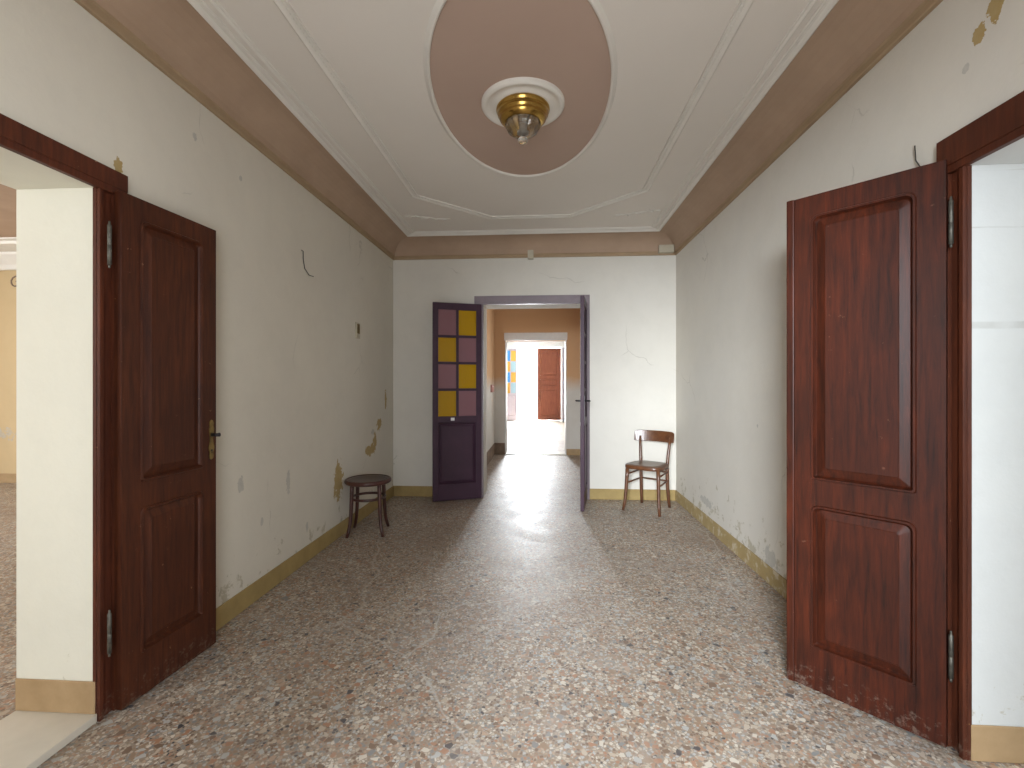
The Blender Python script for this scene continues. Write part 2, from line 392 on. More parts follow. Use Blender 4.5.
# walls of the room
w = MB()
for a, b in (((LTX, YN - 0.3, 0), (XL, LO0, 3.1)), ((LTX, LO1, 0), (XL, YB, 3.1)), ((LTX, LO0, LH), (XL, LO1, 3.1))): w.box(a, b)
for o_ in [w.build('wall_left', [M['wall_l'], M['reveal']])]:
    for p in o_.data.polygons:
        if abs(p.normal.y) > 0.9 or p.normal.z < -0.9: p.material_index = 1
    struct(o_, 'cream left wall with peeling ochre patches', 'wall')
w = MB()
for a, b in (((XR, YN - 0.3, 0), (RTX, LO0, 3.1)), ((XR, LO1R, 0), (RTX, YB, 3.1)), ((XR, LO0, LH), (RTX, LO1R, 3.1))): w.box(a, b)
for o_ in [w.build('wall_right', [M['wall_r'], M['reveal_r']])]:
    for p in o_.data.polygons:
        if abs(p.normal.y) > 0.9 or p.normal.z < -0.9: p.material_index = 1
    struct(o_, 'cream right wall with flaking paint above the skirting', 'wall')
BX0, BX1, BH = -0.675, 0.44, 2.175
w = MB()
for a, b in (((LTX, YB, 0), (BX0, YB + 0.36, 3.1)), ((BX1, YB, 0), (RTX, YB + 0.36, 3.1)), ((BX0, YB, BH), (BX1, YB + 0.36, 3.1))): w.box(a, b)
struct(w.build('wall_back', M['wall_b']), 'pale end wall around the glazed double doors', 'wall')
w = MB()
for a, b in (((LTX, YN - 0.3, 0), (-0.75, YN, 3.1)), ((0.40, YN - 0.3, 0), (RTX, YN, 3.1)), ((-0.75, YN - 0.3, 2.25), (0.40, YN, 3.1))): w.box(a, b)  # out of view; opening head and right jamb placed to cut the forecourt light
struct(w.build('wall_near', M['wall_b']), 'pale wall behind the viewer with an unseen entrance opening sized to shape the light', 'wall')
c = MB(); c.box((LTX, YN - 0.3, ZC), (RTX, YB + 0.36, ZC + 0.1))
struct(c.build('ceiling', M['ceiling']), 'white stucco ceiling with a dusty pink painted oval', 'ceiling')

# cove swept round the room with mitred corners
def sweep_rect(prof, x0, y0, x1, y1, name, mat, mats_idx=None):
    mb = MB(); loops = []
    for (d, z) in prof: loops.append([(x0 + d, y0 + d, z), (x1 - d, y0 + d, z), (x1 - d, y1 - d, z), (x0 + d, y1 - d, z)])
    for i in range(len(loops) - 1): mb.rings(loops[i:i + 2], (mats_idx[i] if mats_idx else 0))
    return mb.build(name, mat)
arc = [(0.030 + 0.188 * (1 - math.cos(t)) * 1.0, 2.735 + 0.152 * math.sin(t)) for t in [PI / 2 * k / 8 for k in range(9)]]
prof = [(-0.01, 2.690), (0.016, 2.690), (0.020, 2.697), (0.020, 2.722), (0.030, 2.728)] + arc + [(0.226, 2.887), (0.226, 2.905)]
struct(sweep_rect(prof, XL, YN, XR, YB, 'trim_1', [M['cove'], M['bead']], [1, 1, 1, 1] + [0] * 20), 'brown painted cove between walls and ceiling', 'cornice')
def mould_prof(d0, wd, h):
    return [(d0, ZC + 0.003), (d0, ZC - h * 0.6), (d0 + wd * 0.18, ZC - h), (d0 + wd * 0.40, ZC - h * 0.75), (d0 + wd * 0.55, ZC - h * 0.35),
            (d0 + wd * 0.78, ZC - h * 0.30), (d0 + wd * 0.88, ZC - h * 0.5), (d0 + wd, ZC - h * 0.3), (d0 + wd, ZC + 0.003)]
struct(sweep_rect(mould_prof(0.226, 0.055, 0.020), XL, YN, XR, YB, 'trim_2', M['stucco']), 'white stepped moulding along the cove', 'moulding')
struct(sweep_rect(mould_prof(0.312, 0.028, 0.012), XL, YN, XR, YB, 'trim_3', M['stucco']), 'thin white moulding line on the ceiling border', 'moulding')
# eight-sided beaded frame
cxm = OC[0]
hx = [(-1.095 + 0.0, 3.96), (-0.50, 4.53), (0.26, 4.53), (0.85, 3.96)]
poly = hx + [(x, 2 * 2.70 - y) for x, y in hx[::-1]]
def sweep_poly(poly, prof, name, mat, label, beads=None):
    mb = MB(); n = len(poly); offs = []
    for i in range(n):
        p = Vector(poly[i]); a = (p - Vector(poly[i - 1])).normalized(); b = (Vector(poly[(i + 1) % n]) - p).normalized()
        na = Vector((a.y, -a.x)); nb = Vector((b.y, -b.x)); m_ = (na + nb).normalized(); offs.append(m_ / max(0.3, m_.dot(na)))
    loops = [[(poly[i][0] + offs[i].x * d, poly[i][1] + offs[i].y * d, z) for i in range(n)] for d, z in prof]
    mb.rings(loops)
    if beads:
        for i in range(n):
            a = Vector(poly[i]) + offs[i] * beads; b = Vector(poly[(i + 1) % n]) + offs[(i + 1) % n] * beads
            L = (b - a).length; k = int(L / 0.028)
            for q in range(k):
                p = a.lerp(b, (q + 0.5) / k)
                r = 0.0085; z = ZC - 0.008
                vs = [(p.x + r, p.y, z), (p.x, p.y + r, z), (p.x - r, p.y, z), (p.x, p.y - r, z), (p.x, p.y, z - r),
                      ]
                mb.add(vs, [(0, 1, 4), (1, 2, 4), (2, 3, 4), (3, 0, 4)], 0, True)
    return struct(mb.build(name, mat), label, 'moulding')
pf = [(-0.030, ZC + 0.002), (-0.030, ZC - 0.010), (-0.020, ZC - 0.016), (-0.010, ZC - 0.010), (0.0, ZC - 0.007), (0.016, ZC - 0.007), (0.022, ZC - 0.010), (0.026, ZC - 0.010), (0.026, ZC + 0.002)]
sweep_poly(poly, pf, 'trim_4', M['stucco'], 'white beaded frame with cut corners around the oval', beads=0.008)
# corner sprays of stucco leaves between frame and cove
mb = MB()
for sx, sy in ((-1, 1), (1, 1), (-1, -1), (1, -1)):
    cx_ = OC[0] + sx * 1.02; cy_ = 2.70 + sy * 1.72
    for q in range(9):
        t = q / 8; px = cx_ + sx * (0.14 - 0.34 * t); py = cy_ + sy * (0.02 + 0.13 * t) ; an = 0.9 * math.sin(q * 2.3)
        pts = []
        for k in range(5):
            u = k / 4; pts.append((px + sx * 0.055 * u * math.cos(an), py + sy * 0.055 * u * math.sin(an) + 0.01 * math.sin(u * PI), ZC - 0.003))
        mb.tube(pts, [0.003, 0.008, 0.010, 0.007, 0.002], 6, flat=0.8)
    mb.tube([(cx_ + sx * (0.15 - 0.38 * k / 12), cy_ + sy * (0.02 + 0.13 * k / 12 + 0.012 * math.sin(k)), ZC - 0.002) for k in range(13)], 0.004, 6)
struct(mb.build('trim_5', M['stucco']), 'low relief stucco leaf sprays in the ceiling corners', 'moulding')
# oval moulding and round rose
mb = MB(); loops = []
for d, z in [(-0.004, ZC + 0.002), (-0.004, ZC - 0.010), (0.004, ZC - 0.016), (0.013, ZC - 0.014), (0.018, ZC - 0.006), (0.026, ZC - 0.005), (0.030, ZC + 0.002)]:
    loops.append([(OC[0] + (OR[0] + d) * math.cos(q), OC[1] + (OR[1] + d) * math.sin(q), z) for q in [2 * PI * k / 128 for k in range(128)]])
mb.rings(loops, smooth=True)
struct(mb.build('trim_6', M['stucco']), 'white moulding round the pink oval', 'moulding')
LC = (-0.115, 2.70)
mb = MB(); mb.lathe([(0.238, ZC + 0.001), (0.238, ZC - 0.016), (0.230, ZC - 0.026), (0.216, ZC - 0.028), (0.204, ZC - 0.020), (0.190, ZC - 0.012), (0.168, ZC - 0.014), (0.158, ZC - 0.022), (0.145, ZC - 0.026), (0.02, ZC - 0.027), (0.0, ZC - 0.027)], LC, 72)
struct(mb.build('trim_7', M['stucco']), 'round white plaster rose on the pink oval', 'ceiling rose')

# skirtings
def skirt(name, boxes, mat, label):
    mb = MB()
    for a, b in boxes: mb.box(a, b)
    o = mb.build(name, mat); struct(o, label, 'skirting')
    md = o.modifiers.new('bevel', 'BEVEL'); md.width = 0.003; md.segments = 1
    return o
SH = 0.118
skirt('baseboard_left', [((XL, 1.80, 0), (XL + 0.008, YB, SH))], M['skirt'], 'ochre skirting band along the left wall')
skirt('baseboard_right', [((XR - 0.008, 1.80, 0), (XR, YB, SH))], M['skirt_worn'], 'ochre skirting band along the right wall')
skirt('baseboard_back', [((XL + 0.008, YB - 0.008, 0), (-0.775, YB, SH)), ((0.515, YB - 0.008, 0), (XR - 0.008, YB, SH))], M['skirt'], 'ochre skirting band on the end wall')
skirt('baseboard_left_opening', [((LTX, LO1 - 0.006, 0.03), (XL - 0.002, LO1, 0.155))], M['skirt_tan'], 'tan skirting on the left opening reveal')
skirt('baseboard_right_opening', [((XR + 0.01, LO1R - 0.006, 0), (RTX, LO1R, 0.125))], M['skirt_tan'], 'tan skirting on the right opening reveal')

# marble threshold of the left opening
mb = MB(); mb.box((LTX, LO0, 0), (XL + 0.004, LO1, 0.030))
struct(mb.build('trim_8', M['marble'], bevel=0.003), 'pale marble threshold slab in the left opening', 'threshold')

# wooden casings of the side openings (vertical leg far side, header, near leg)
def side_casing(name, X, sgn, z0, label, y_out):
    mb = MB(); t = 0.020; LO1 = 1.69 if sgn > 0 else LO1R
    def yb(ya, yb_, za, zb, th, d0=0.0):
        xa, xb = X + sgn * d0, X + sgn * th
        mb.box((min(xa, xb), ya, za), (max(xa, xb), yb_, zb))
    top = LH + (0.09 if sgn > 0 else 0.125)
    # profiled: inner strip, groove, outer strip
    for side in (1, -1):
        e = LO1 if side == 1 else LO0; s_ = side
        def seg(a, b, th): ya, yb_ = sorted((e + s_ * a, e + s_ * b)); yb(ya, yb_, 0, top if th > 0 else top, th)
        seg(0.0, 0.016, t * 0.7); seg(0.016, 0.060, t * 0.1); seg(0.060, y_out, t * 0.7)
    # header
    yb(LO0 - y_out, LO1 + y_out, LH - 0.004, LH + 0.022, t + 0.001); yb(LO0 - y_out, LO1 + y_out, LH + 0.022, top, t + 0.004)
    # wood lining inside the opening edge
    for e, s_ in ((LO1, -1), (LO0, 1)):
        ya, yb_ = sorted((e, e + s_ * 0.002)); xa, xb = sorted((X + sgn * 0.001, X - sgn * 0.014)); mb.box((xa, ya, z0), (xb, yb_, LH))
    return struct(mb.build(name, M['casing'], bevel=0.002), label, 'door casing')
side_casing('trim_9', XL, 1, 0.031, 'mahogany casing of the left opening', 0.112)
side_casing('trim_10', XR, -1, 0, 'mahogany casing of the right opening', 0.097)

# ------------------------------------------------------------------ door leaves
def rrect(x0, z0, x1, z1, rt, rb, n=6):
    """outline with rounded top corners rt and bottom corners rb"""
    pts = []
    for cx_, cz, r, a0 in ((x1 - rt, z1 - rt, rt, 0), (x0 + rt, z1 - rt, rt, PI / 2), (x0 + rb, z0 + rb, rb, PI), (x1 - rb, z0 + rb, rb, 1.5 * PI)):
        for k in range(n + 1):
            q = a0 + PI / 2 * k / n; pts.append((cx_ + r * math.cos(q), cz + r * math.sin(q)))
    return pts
def leaf_panel(mb, x0, z0, x1, z1, t, rt, rb, field=0.030):
    """raised and fielded panel on both faces with a moulded edge; fills the hole x0..x1, z0..z1"""
    for s in (1, -1):
        sh = [(0.0, t / 2 * 0.2), (0.0, t / 2), (0.003, t / 2 + 0.006), (0.010, t / 2 + 0.006), (0.014, t / 2 - 0.004), (0.018, t / 2 - 0.010), (0.020, t / 2 - 0.012),
              (0.020 + field, t / 2 - 0.003), (0.023 + field, t / 2 - 0.001)]
        loops = []
        for d, y in sh:
            r1 = max(0.002, rt - d * 0.4); r2 = max(0.002, rb - d * 0.4)
            loops.append([(px, s * y, pz) for px, pz in rrect(x0 + d, z0 + d, x1 - d, z1 - d, r1, r2)])
        mb.rings(loops, cap1=True)
def leaf_frame(mb, Wd, Hh, holes, st, t, rt=0.0, rb=0.0, z0=0.0, split=None):
    """stiles and rails; holes are (zlo, zhi)"""
    mb.box((0, -t / 2, z0), (st, t / 2, Hh)); mb.box((Wd - st, -t / 2, z0), (Wd, t / 2, Hh))
    zs = [z0] + [v for h in holes for v in h] + [Hh]
    for i in range(0, len(zs), 2): mb.box((st, -t / 2, zs[i]), (Wd - st, t / 2, zs[i + 1]))
    for zl, zh in holes:                       # spandrels fill the rounded corners
        for r, zc, sz in ((rt, zh, -1), (rb, zl, 1)):
            if r <= 0: continue
            for xc, sx in ((st, 1), (Wd - st, -1)):
                cx_, cz = xc + sx * r, zc + sz * r
                arc = [(cx_ - sx * r * math.cos(PI / 2 * k / 6), cz - sz * r * math.sin(PI / 2 * k / 6)) for k in range(7)]
                pl = [(xc, zc)] + arc
                vs = [(p[0], y, p[1]) for y in (-t / 2, t / 2) for p in pl]; n = len(pl)
                fs = [tuple(range(n)), tuple(range(n, 2 * n))[::-1]] + [(i, (i + 1) % n, n + (i + 1) % n, n + i) for i in range(n)]
                mb.add(vs, fs)
def hinge(parent, x, y, z, L=0.15, tip=True):
    mb = MB(); mb.lathe([(0.0, z), (0.007, z), (0.007, z + L * 0.48), (0.006, z + L * 0.49), (0.006, z + L * 0.51), (0.007, z + L * 0.52), (0.007, z + L), (0.004, z + L + 0.004), (0.003, z + L + 0.016), (0.0, z + L + 0.018)], (x, y), 12)
    mb.lathe([(0.0, z - 0.014), (0.004, z - 0.012), (0.004, z), (0.0, z)], (x, y), 12)
    return mb.build('hinge', M['iron'], parent)
def wood_leaf(name, loc, rz, Wd, Hh, mat, label, face, low=0.165, astragal=False):
    """local x runs from the hinge to the free edge; face = +1/-1: y side that is seen"""
    root = empty(name, loc, rz); struct(root, label, 'door'); t = 0.034; st = 0.080
    mb = MB(); holes = [(low + 0.02, 0.785), (0.89, Hh - 0.085)]
    leaf_frame(mb, Wd, Hh, holes, st, t, 0.03, 0.012, z0=0.010)
    mb.build('leaf_frame', mat, root, bevel=0.002)
    for zl, zh in holes:
        mb = MB(); leaf_panel(mb, st, zl, Wd - st, zh, t, 0.03, 0.012); mb.build('panel', mat, root)
    for z in (0.26, Hh - 0.30): hinge(root, -0.045 if face < 0 else -0.012, face * (t / 2 - 0.004), z)
    if astragal:
        mb = MB(); ya, yb = sorted((face * (t / 2 - 0.001), face * (t / 2 + 0.012)))
        mb.box((Wd - 0.020, ya, 0.012), (Wd + 0.010, yb, Hh - 0.001)); mb.build('astragal', mat, root, bevel=0.004)
    return root, t, st
# left leaf, folded back almost flat on the wall (seen face looks into the room = -y local)
ax, ay = -1.668, 1.742; bx_, by = -1.633, 2.228
ang = math.atan2(by - ay, bx_ - ax)
d1, t, st = wood_leaf('door_1', (ax, ay, 0), ang, math.hypot(bx_ - ax, by - ay), 2.050, M['wood_l'], 'dark mahogany panelled door leaf folded back against the left wall', -1)
# brass plate and lever
wd = math.hypot(bx_ - ax, by - ay); hxp = wd - 0.032; yf = -t / 2
mb = MB()
out = [(0.0, 0.0), (0.010, 0.004), (0.013, 0.018), (0.010, 0.032), (0.015, 0.045), (0.017, 0.060), (0.012, 0.078), (0.009, 0.10), (0.010, 0.12), (0.013, 0.135), (0.015, 0.150), (0.011, 0.162), (0.013, 0.178), (0.008, 0.190), (0.0, 0.194)]
pl = [(hxp + a, 0.922 + b) for a, b in out] + [(hxp - a, 0.922 + b) for a, b in out[-2:0:-1]]
mb.rings([[(p[0], yf + 0.001, p[1]) for p in pl], [(p[0], yf - 0.004, p[1]) for p in pl]], cap0=True, cap1=True)
pla = mb.build('escutcheon', M['brass_dull'], d1, bevel=0.001)
mb = MB()
kz = 0.967
mb.lathe([(0.0, 0), (0.005, 0), (0.005, 0.001), (0, 0.001)], (0, 0), 12)
mb.v = [(hxp + x, yf - 0.0045 - z, kz + y) for x, y, z in mb.v]
mb.box((hxp - 0.002, yf - 0.0055, kz - 0.014), (hxp + 0.002, yf - 0.0042, kz))
mb.build('keyhole', M['dark_metal'], pla)
mb = MB()
mb.tube([(hxp, yf - 0.002, 1.042), (hxp, yf - 0.030, 1.042), (hxp + 0.006, yf - 0.034, 1.042), (hxp + 0.012, yf - 0.036, 1.042)], [0.009, 0.008, 0.009, 0.010], 10)
mb.build('lever_handle', M['dark_metal'], d1)
# right leaf, standing out into the room
ax, ay = 1.430, 1.765; bx_, by = 1.082, 2.128
ang = math.atan2(by - ay, bx_ - ax); wr = math.hypot(bx_ - ax, by - ay)
d2, t, st = wood_leaf('door_2', (ax, ay, 0), ang, wr, 2.085, M['wood_r'], 'reddish mahogany panelled door leaf standing open from the right wall', 1, astragal=True)

# glazed plum double doors in the end wall
def glazed_leaf(name, loc, rz, Wd, Hh, label, frame_m, cols, panel_m, rows=4, zg=0.925, st=0.058, handle=0, tall_panel=True):
    root = empty(name, loc, rz); struct(root, label, 'door'); t = 0.036
    mb = MB(); ph = (Hh - 0.075 - zg) / rows; mt = 0.028
    zp = [0.18, zg - 0.065]
    mb.box((0, -t / 2, 0.008), (st, t / 2, Hh)); mb.box((Wd - st, -t / 2, 0.008), (Wd, t / 2, Hh))
    for a, b in ((0.008, zp[0]), (zp[1], zg), (Hh - 0.075, Hh)): mb.box((st, -t / 2, a), (Wd - st, t / 2, b))
    mb.build('leaf_frame', frame_m, root, bevel=0.002)
    mb = MB(); xm = Wd / 2
    mb.box((xm - mt / 2, -t / 2 + 0.005, zg), (xm + mt / 2, t / 2 - 0.005, Hh - 0.075))
    for r in range(1, rows): mb.box((st, -t / 2 + 0.006, zg + r * ph - mt / 2), (Wd - st, t / 2 - 0.006, zg + r * ph + mt / 2))
    mb.build('glazing_bars', frame_m, root)
    for r in range(rows):
        for c_ in (0, 1):
            x0 = st if c_ == 0 else xm + mt / 2; x1 = xm - mt / 2 if c_ == 0 else Wd - st
            mb = MB(); mb.box((x0 - 0.003, -0.002, zg + r * ph + (mt / 2 if r else 0) - 0.003), (x1 + 0.003, 0.002, zg + (r + 1) * ph - (mt / 2 if r < rows - 1 else 0) + 0.003))
            gm, gl = cols[(r + c_) % len(cols)] if len(cols) == 2 else cols[(c_ * 2 + (r % 2)) % len(cols)]
            p = mb.build('glass_pane', M[gm], root); p['label'] = gl
    mb = MB(); leaf_panel(mb, st, zp[0], Wd - st, zp[1], t, 0.004, 0.004, 0.02); mb.build('panel', panel_m, root)
    return root, t
ax, ay = -0.690, 5.215; bx_, by = -1.192, 5.02
ang = math.atan2(by - ay, bx_ - ax); wg = math.hypot(bx_ - ax, by - ay)
d3, t = glazed_leaf('door_3', (ax, ay, 0), ang, wg, 2.165, 'plum door leaf with yellow and mauve glass panes folded open on the left', M['plum'],
                    [('g_mauve', 'mauve glass pane'), ('g_yellow', 'yellow glass pane')], M['plum'])
# keyhole label on the lock rail (a small white tag)
mb = MB(); mb.box((wg * 0.60 - 0.020, t / 2, 0.878), (wg * 0.60 + 0.020, t / 2 + 0.003, 0.910)); o = mb.build('paper_tag', M['white_card'], d3); o['label'] = 'small white tag'
ax, ay = 0.466, 5.225; bx_, by = 0.397, 4.765
ang = math.atan2(by - ay, bx_ - ax); wg2 = math.hypot(bx_ - ax, by - ay)
d4, t = glazed_leaf('door_4', (ax, ay, 0), ang, wg2 + 0.04, 2.165, 'plum door leaf seen edge-on standing open on the right of the passage', M['plum'],
                    [('g_mauve', 'mauve glass pane'), ('g_yellow', 'yellow glass pane')], M['plum'])
mb = MB()
for s in (1, -1):
    mb.tube([(wg2 - 0.01, s * (t / 2), 1.11), (wg2 - 0.01, s * (t / 2 + 0.045), 1.11), (wg2 - 0.03, s * (t / 2 + 0.050), 1.11), (wg2 - 0.10, s * (t / 2 + 0.050), 1.105)], 0.009, 8)
mb.build('lever_handle', M['dark_metal'], d4)
mb = MB()
for s in (1, -1):
    a, b = sorted((s * t / 2, s * (t / 2 + 0.004))); mb.box((wg2 - 0.032, a, 0.90), (wg2 + 0.012, b, 1.16))
mb.build('lock_plate', M['dark_metal'], d4)
# mauve casing
mb = MB(); cw = 0.095
for x0, x1 in ((BX0 - cw, BX0 + 0.006), (BX1 - 0.006, BX1 + cw * 0.8)):
    mb.box((x0, YB - 0.018, 0), (x1, YB + 0.02, BH - 0.002))
mb.box((BX0 - cw, YB - 0.022, BH - 0.004), (BX1 + cw * 0.8, YB + 0.02, BH + 0.090))
struct(mb.build('trim_11', M['mauve'], bevel=0.003), 'mauve painted casing of the glazed double doors', 'door casing')

# ------------------------------------------------------------------ passage behind
PX0, PX1, PY0, PY1 = -0.87, 0.72, YB + 0.36, 8.40
OX0, OX1, OH = -0.675, 0.412, 2.05
w = MB(); w.box((PX0 - 0.2, PY0, 0), (PX0, PY1, 3.1)); struct(w.build('wall_passage_left', M['wall_pass']), 'two-tone left wall of the passage', 'wall')
w = MB()
for a, b in (((PX1, PY0, 0), (PX1 + 0.2, 6.3, 3.1)), ((PX1, 7.7, 0), (PX1 + 0.2, PY1, 3.1)), ((PX1, 6.3, 2.4), (PX1 + 0.2, 7.7, 3.1)), ((PX1, 6.3, 0), (PX1 + 0.2, 7.7, 1.0))): w.box(a, b)
struct(w.build('wall_passage_right', M['wall_pass']), 'two-tone right wall of the passage', 'wall')
w = MB()
for a, b in (((-2.1, PY1, 0), (OX0, PY1 + 0.35, 3.1)), ((OX1, PY1, 0), (1.9, PY1 + 0.35, 3.1)), ((OX0, PY1, OH), (OX1, PY1 + 0.35, 3.1))): w.box(a, b)
struct(w.build('wall_passage_end', M['wall_pass']), 'peach wall at the end of the passage', 'wall')
c = MB(); c.box((PX0 - 0.2, PY0, ZC), (PX1 + 0.2, PY1, ZC + 0.1)); struct(c.build('ceiling.001', M['wall_white']), 'white passage ceiling', 'ceiling')
skirt('baseboard_passage_left', [((PX0, PY0, 0), (PX0 + 0.008, PY1, 0.21)), ((PX0 + 0.008, PY1 - 0.008, 0), (OX0 - 0.004, PY1, 0.21))], M['damp'], 'damp-stained brown skirting left of the passage')
skirt('baseboard_passage_right', [((PX1 - 0.008, PY0, 0), (PX1, PY1, 0.11)), ((OX1 + 0.004, PY1 - 0.008, 0), (PX1 - 0.008, PY1, 0.11))], M['skirt_tan'], 'tan skirting right of the passage')
mb = MB()
mb.box((OX0 - 0.02, PY1 - 0.02, OH - 0.004), (OX1 + 0.02, PY1, OH + 0.13)); mb.box((OX0 - 0.004, PY1 - 0.014, 0), (OX0 + 0.012, PY1 + 0.36, OH)); mb.box((OX1 - 0.012, PY1 - 0.014, 0), (OX1 + 0.004, PY1 + 0.36, OH))
struct(mb.build('trim_12', M['white_paint'], bevel=0.002), 'white frame of the second opening', 'door casing')
mb = MB(); mb.box((OX0, PY1, 0), (OX1, PY1 + 0.35, 0.012)); struct(mb.build('trim_13', M['marble']), 'stone threshold of the second opening', 'threshold')


# far hall
HX0, HX1, HY0, HY1 = -1.9, 1.7, PY1 + 0.35, 15.75
w = MB(); w.box((HX0 - 0.2, HY0, 0), (HX0, HY1, 3.1)); struct(w.build('wall_hall_left', M['wall_white']), 'white left wall of the far hall', 'wall')
w = MB(); w.box((HX1, HY0, 0), (HX1 + 0.2, HY1, 3.1)); struct(w.build('wall_hall_right', M['wall_white']), 'white right wall of the far hall', 'wall')
EX0, EX1, EH = -0.90, 0.60, 2.46
w = MB()
for a, b in (((HX0 - 0.2, HY1, 0), (EX0, HY1 + 0.3, 3.1)), ((EX1, HY1, 0), (HX1 + 0.2, HY1 + 0.3, 3.1)), ((EX0, HY1, EH), (EX1, HY1 + 0.3, 3.1))): w.box(a, b)
struct(w.build('wall_hall_end', M['wall_white']), 'white outer wall around the far door', 'wall')
c = MB(); c.box((HX0 - 0.2, HY0, ZC), (HX1 + 0.2, HY1 + 0.3, ZC + 0.1)); struct(c.build('ceiling.002', M['wall_white']), 'white ceiling of the far hall', 'ceiling')
# outer wooden leaf, closed half of the doorway
root = empty('door_5', (EX1 - 0.002, HY1 + 0.15, 0), PI); struct(root, 'reddish wooden outer door leaf, the closed half beside the bright doorway', 'door')
Wd = 0.78; Hh = EH - 0.02; t = 0.045
mb = MB(); holes = [(0.16, 1.05), (1.17, 1.40), (1.52, Hh - 0.10)]
leaf_frame(mb, Wd, Hh, holes, 0.09, t, 0, 0, z0=0.01); mb.build('leaf_frame', M['outdoor_wood'], root, bevel=0.003)
for zl, zh in holes:
    mb = MB(); leaf_panel(mb, 0.09, zl, Wd - 0.09, zh, t, 0.004, 0.004); mb.build('panel', M['outdoor_wood'], root)
d6, t = glazed_leaf('door_6', (EX0 + 0.02, HY1 - 0.03, 0), math.atan2(-0.14, -0.40), 0.43, 2.42, 'inner leaf with blue and amber glass panes beside the bright doorway', M['lavender'],
                    [('g_sky', 'pale blue glass pane'), ('g_amber', 'amber glass pane'), ('g_amber', 'amber glass pane'), ('g_blue', 'blue glass pane')], M['lavender'], st=0.035)
d7, t = glazed_leaf('door_7', (EX1 + 0.10, HY1 - 0.03, 0), math.atan2(-0.55, -0.06), 0.58, 2.42, 'pale inner leaf seen edge-on right of the wooden outer leaf', M['lavender'],
                    [('g_blue', 'blue glass pane'), ('g_amber', 'amber glass pane')], M['lavender'], st=0.05)

# ------------------------------------------------------------------ side rooms
SX0 = -7.7; SY0, SY1 = -0.95, 5.62
w = MB(); w.box((SX0 - 0.2, SY1, 0), (LTX, SY1 + 0.2, 3.2)); struct(w.build('wall_side_room_back', M['wall_side']), 'ochre far wall of the left room', 'wall')
w = MB()
for a, b in (((SX0 - 0.2, SY0 - 0.2, 0), (SX0, 1.3, 3.2)), ((SX0 - 0.2, 3.7, 0), (SX0, SY1, 3.2)), ((SX0 - 0.2, 1.3, 2.5), (SX0, 3.7, 3.2)), ((SX0 - 0.2, 1.3, 0), (SX0, 3.7, 0.9))): w.box(a, b)
struct(w.build('wall_side_room_left', M['wall_side']), 'ochre window wall of the left room', 'wall')
w = MB()
for a, b in (((SX0, SY0 - 0.2, 0), (-4.8, SY0, 3.2)), ((-2.4, SY0 - 0.2, 0), (LTX, SY0, 3.2)), ((-4.8, SY0 - 0.2, 2.5), (-2.4, SY0, 3.2)), ((-4.8, SY0 - 0.2, 0), (-2.4, SY0, 0.9)), ((LTX - 0.05, SY0, 0), (LTX, YN - 0.3, 3.2))): w.box(a, b)
struct(w.build('wall_side_room_near', M['wall_side']), 'ochre near wall of the left room', 'wall')
c = MB(); c.box((SX0 - 0.2, SY0 - 0.2, 3.0), (LTX, SY1 + 0.2, 3.1)); struct(c.build('ceiling.003', M['cove']), 'tan ceiling of the left room', 'ceiling')
struct(sweep_rect([(0, 2.74), (0.03, 2.74), (0.05, 2.80), (0.16, 2.90), (0.17, 2.93), (0.42, 2.95), (0.42, 2.985), (0.50, 2.985), (0.50, 3.0)], SX0, SY0, LTX, SY1, 'trim_14', M['stucco']), 'white stucco cornice of the left room', 'cornice')
skirt('baseboard_side_room', [((SX0, SY1 - 0.01, 0), (LTX, SY1, 0.12))], M['skirt_tan'], 'tan skirting on the far wall of the left room')
# scroll painted frieze of the ochre wall: slim relief curls
mb = MB()
for q in range(7):
    cx_ = SX0 + 0.25 + q * 0.34; cz = 2.58
    mb.tube([(cx_ + 0.10 * (1 - k / 16) * math.cos(k * 0.55), SY1 - 0.002, cz + 0.10 * (1 - k / 16) * math.sin(k * 0.55)) for k in range(15)], 0.010, 6)
struct(mb.build('trim_15', M['damp']), 'dark curled frieze under the cornice of the left room', 'frieze')
RX1 = 5.7
w = MB(); w.box((RTX, SY1, 0), (RX1 + 0.2, SY1 + 0.2, 3.2)); struct(w.build('wall_right_room_back', M['wall_white']), 'white far wall of the right room', 'wall')
w = MB()
for a, b in (((RX1, SY0 - 0.2, 0), (RX1 + 0.2, 0.9, 3.2)), ((RX1, 3.1, 0), (RX1 + 0.2, SY1, 3.2)), ((RX1, 0.9, 2.5), (RX1 + 0.2, 3.1, 3.2)), ((RX1, 0.9, 0), (RX1 + 0.2, 3.1, 0.9))): w.box(a, b)
struct(w.build('wall_right_room_side', M['wall_white']), 'white window wall of the right room', 'wall')
w = MB()
for a, b in (((RTX, SY0 - 0.2, 0), (2.3, SY0, 3.2)), ((4.5, SY0 - 0.2, 0), (RX1, SY0, 3.2)), ((2.3, SY0 - 0.2, 2.5), (4.5, SY0, 3.2)), ((2.3, SY0 - 0.2, 0), (4.5, SY0, 0.9)), ((RTX, SY0, 0), (RTX + 0.05, YN - 0.3, 3.2))): w.box(a, b)
struct(w.build('wall_right_room_near', M['wall_white']), 'white near wall of the right room', 'wall')
c = MB(); c.box((RTX, SY0 - 0.2, 3.0), (RX1 + 0.2, SY1 + 0.2, 3.1)); struct(c.build('ceiling.004', M['wall_white']), 'white ceiling of the right room', 'ceiling')

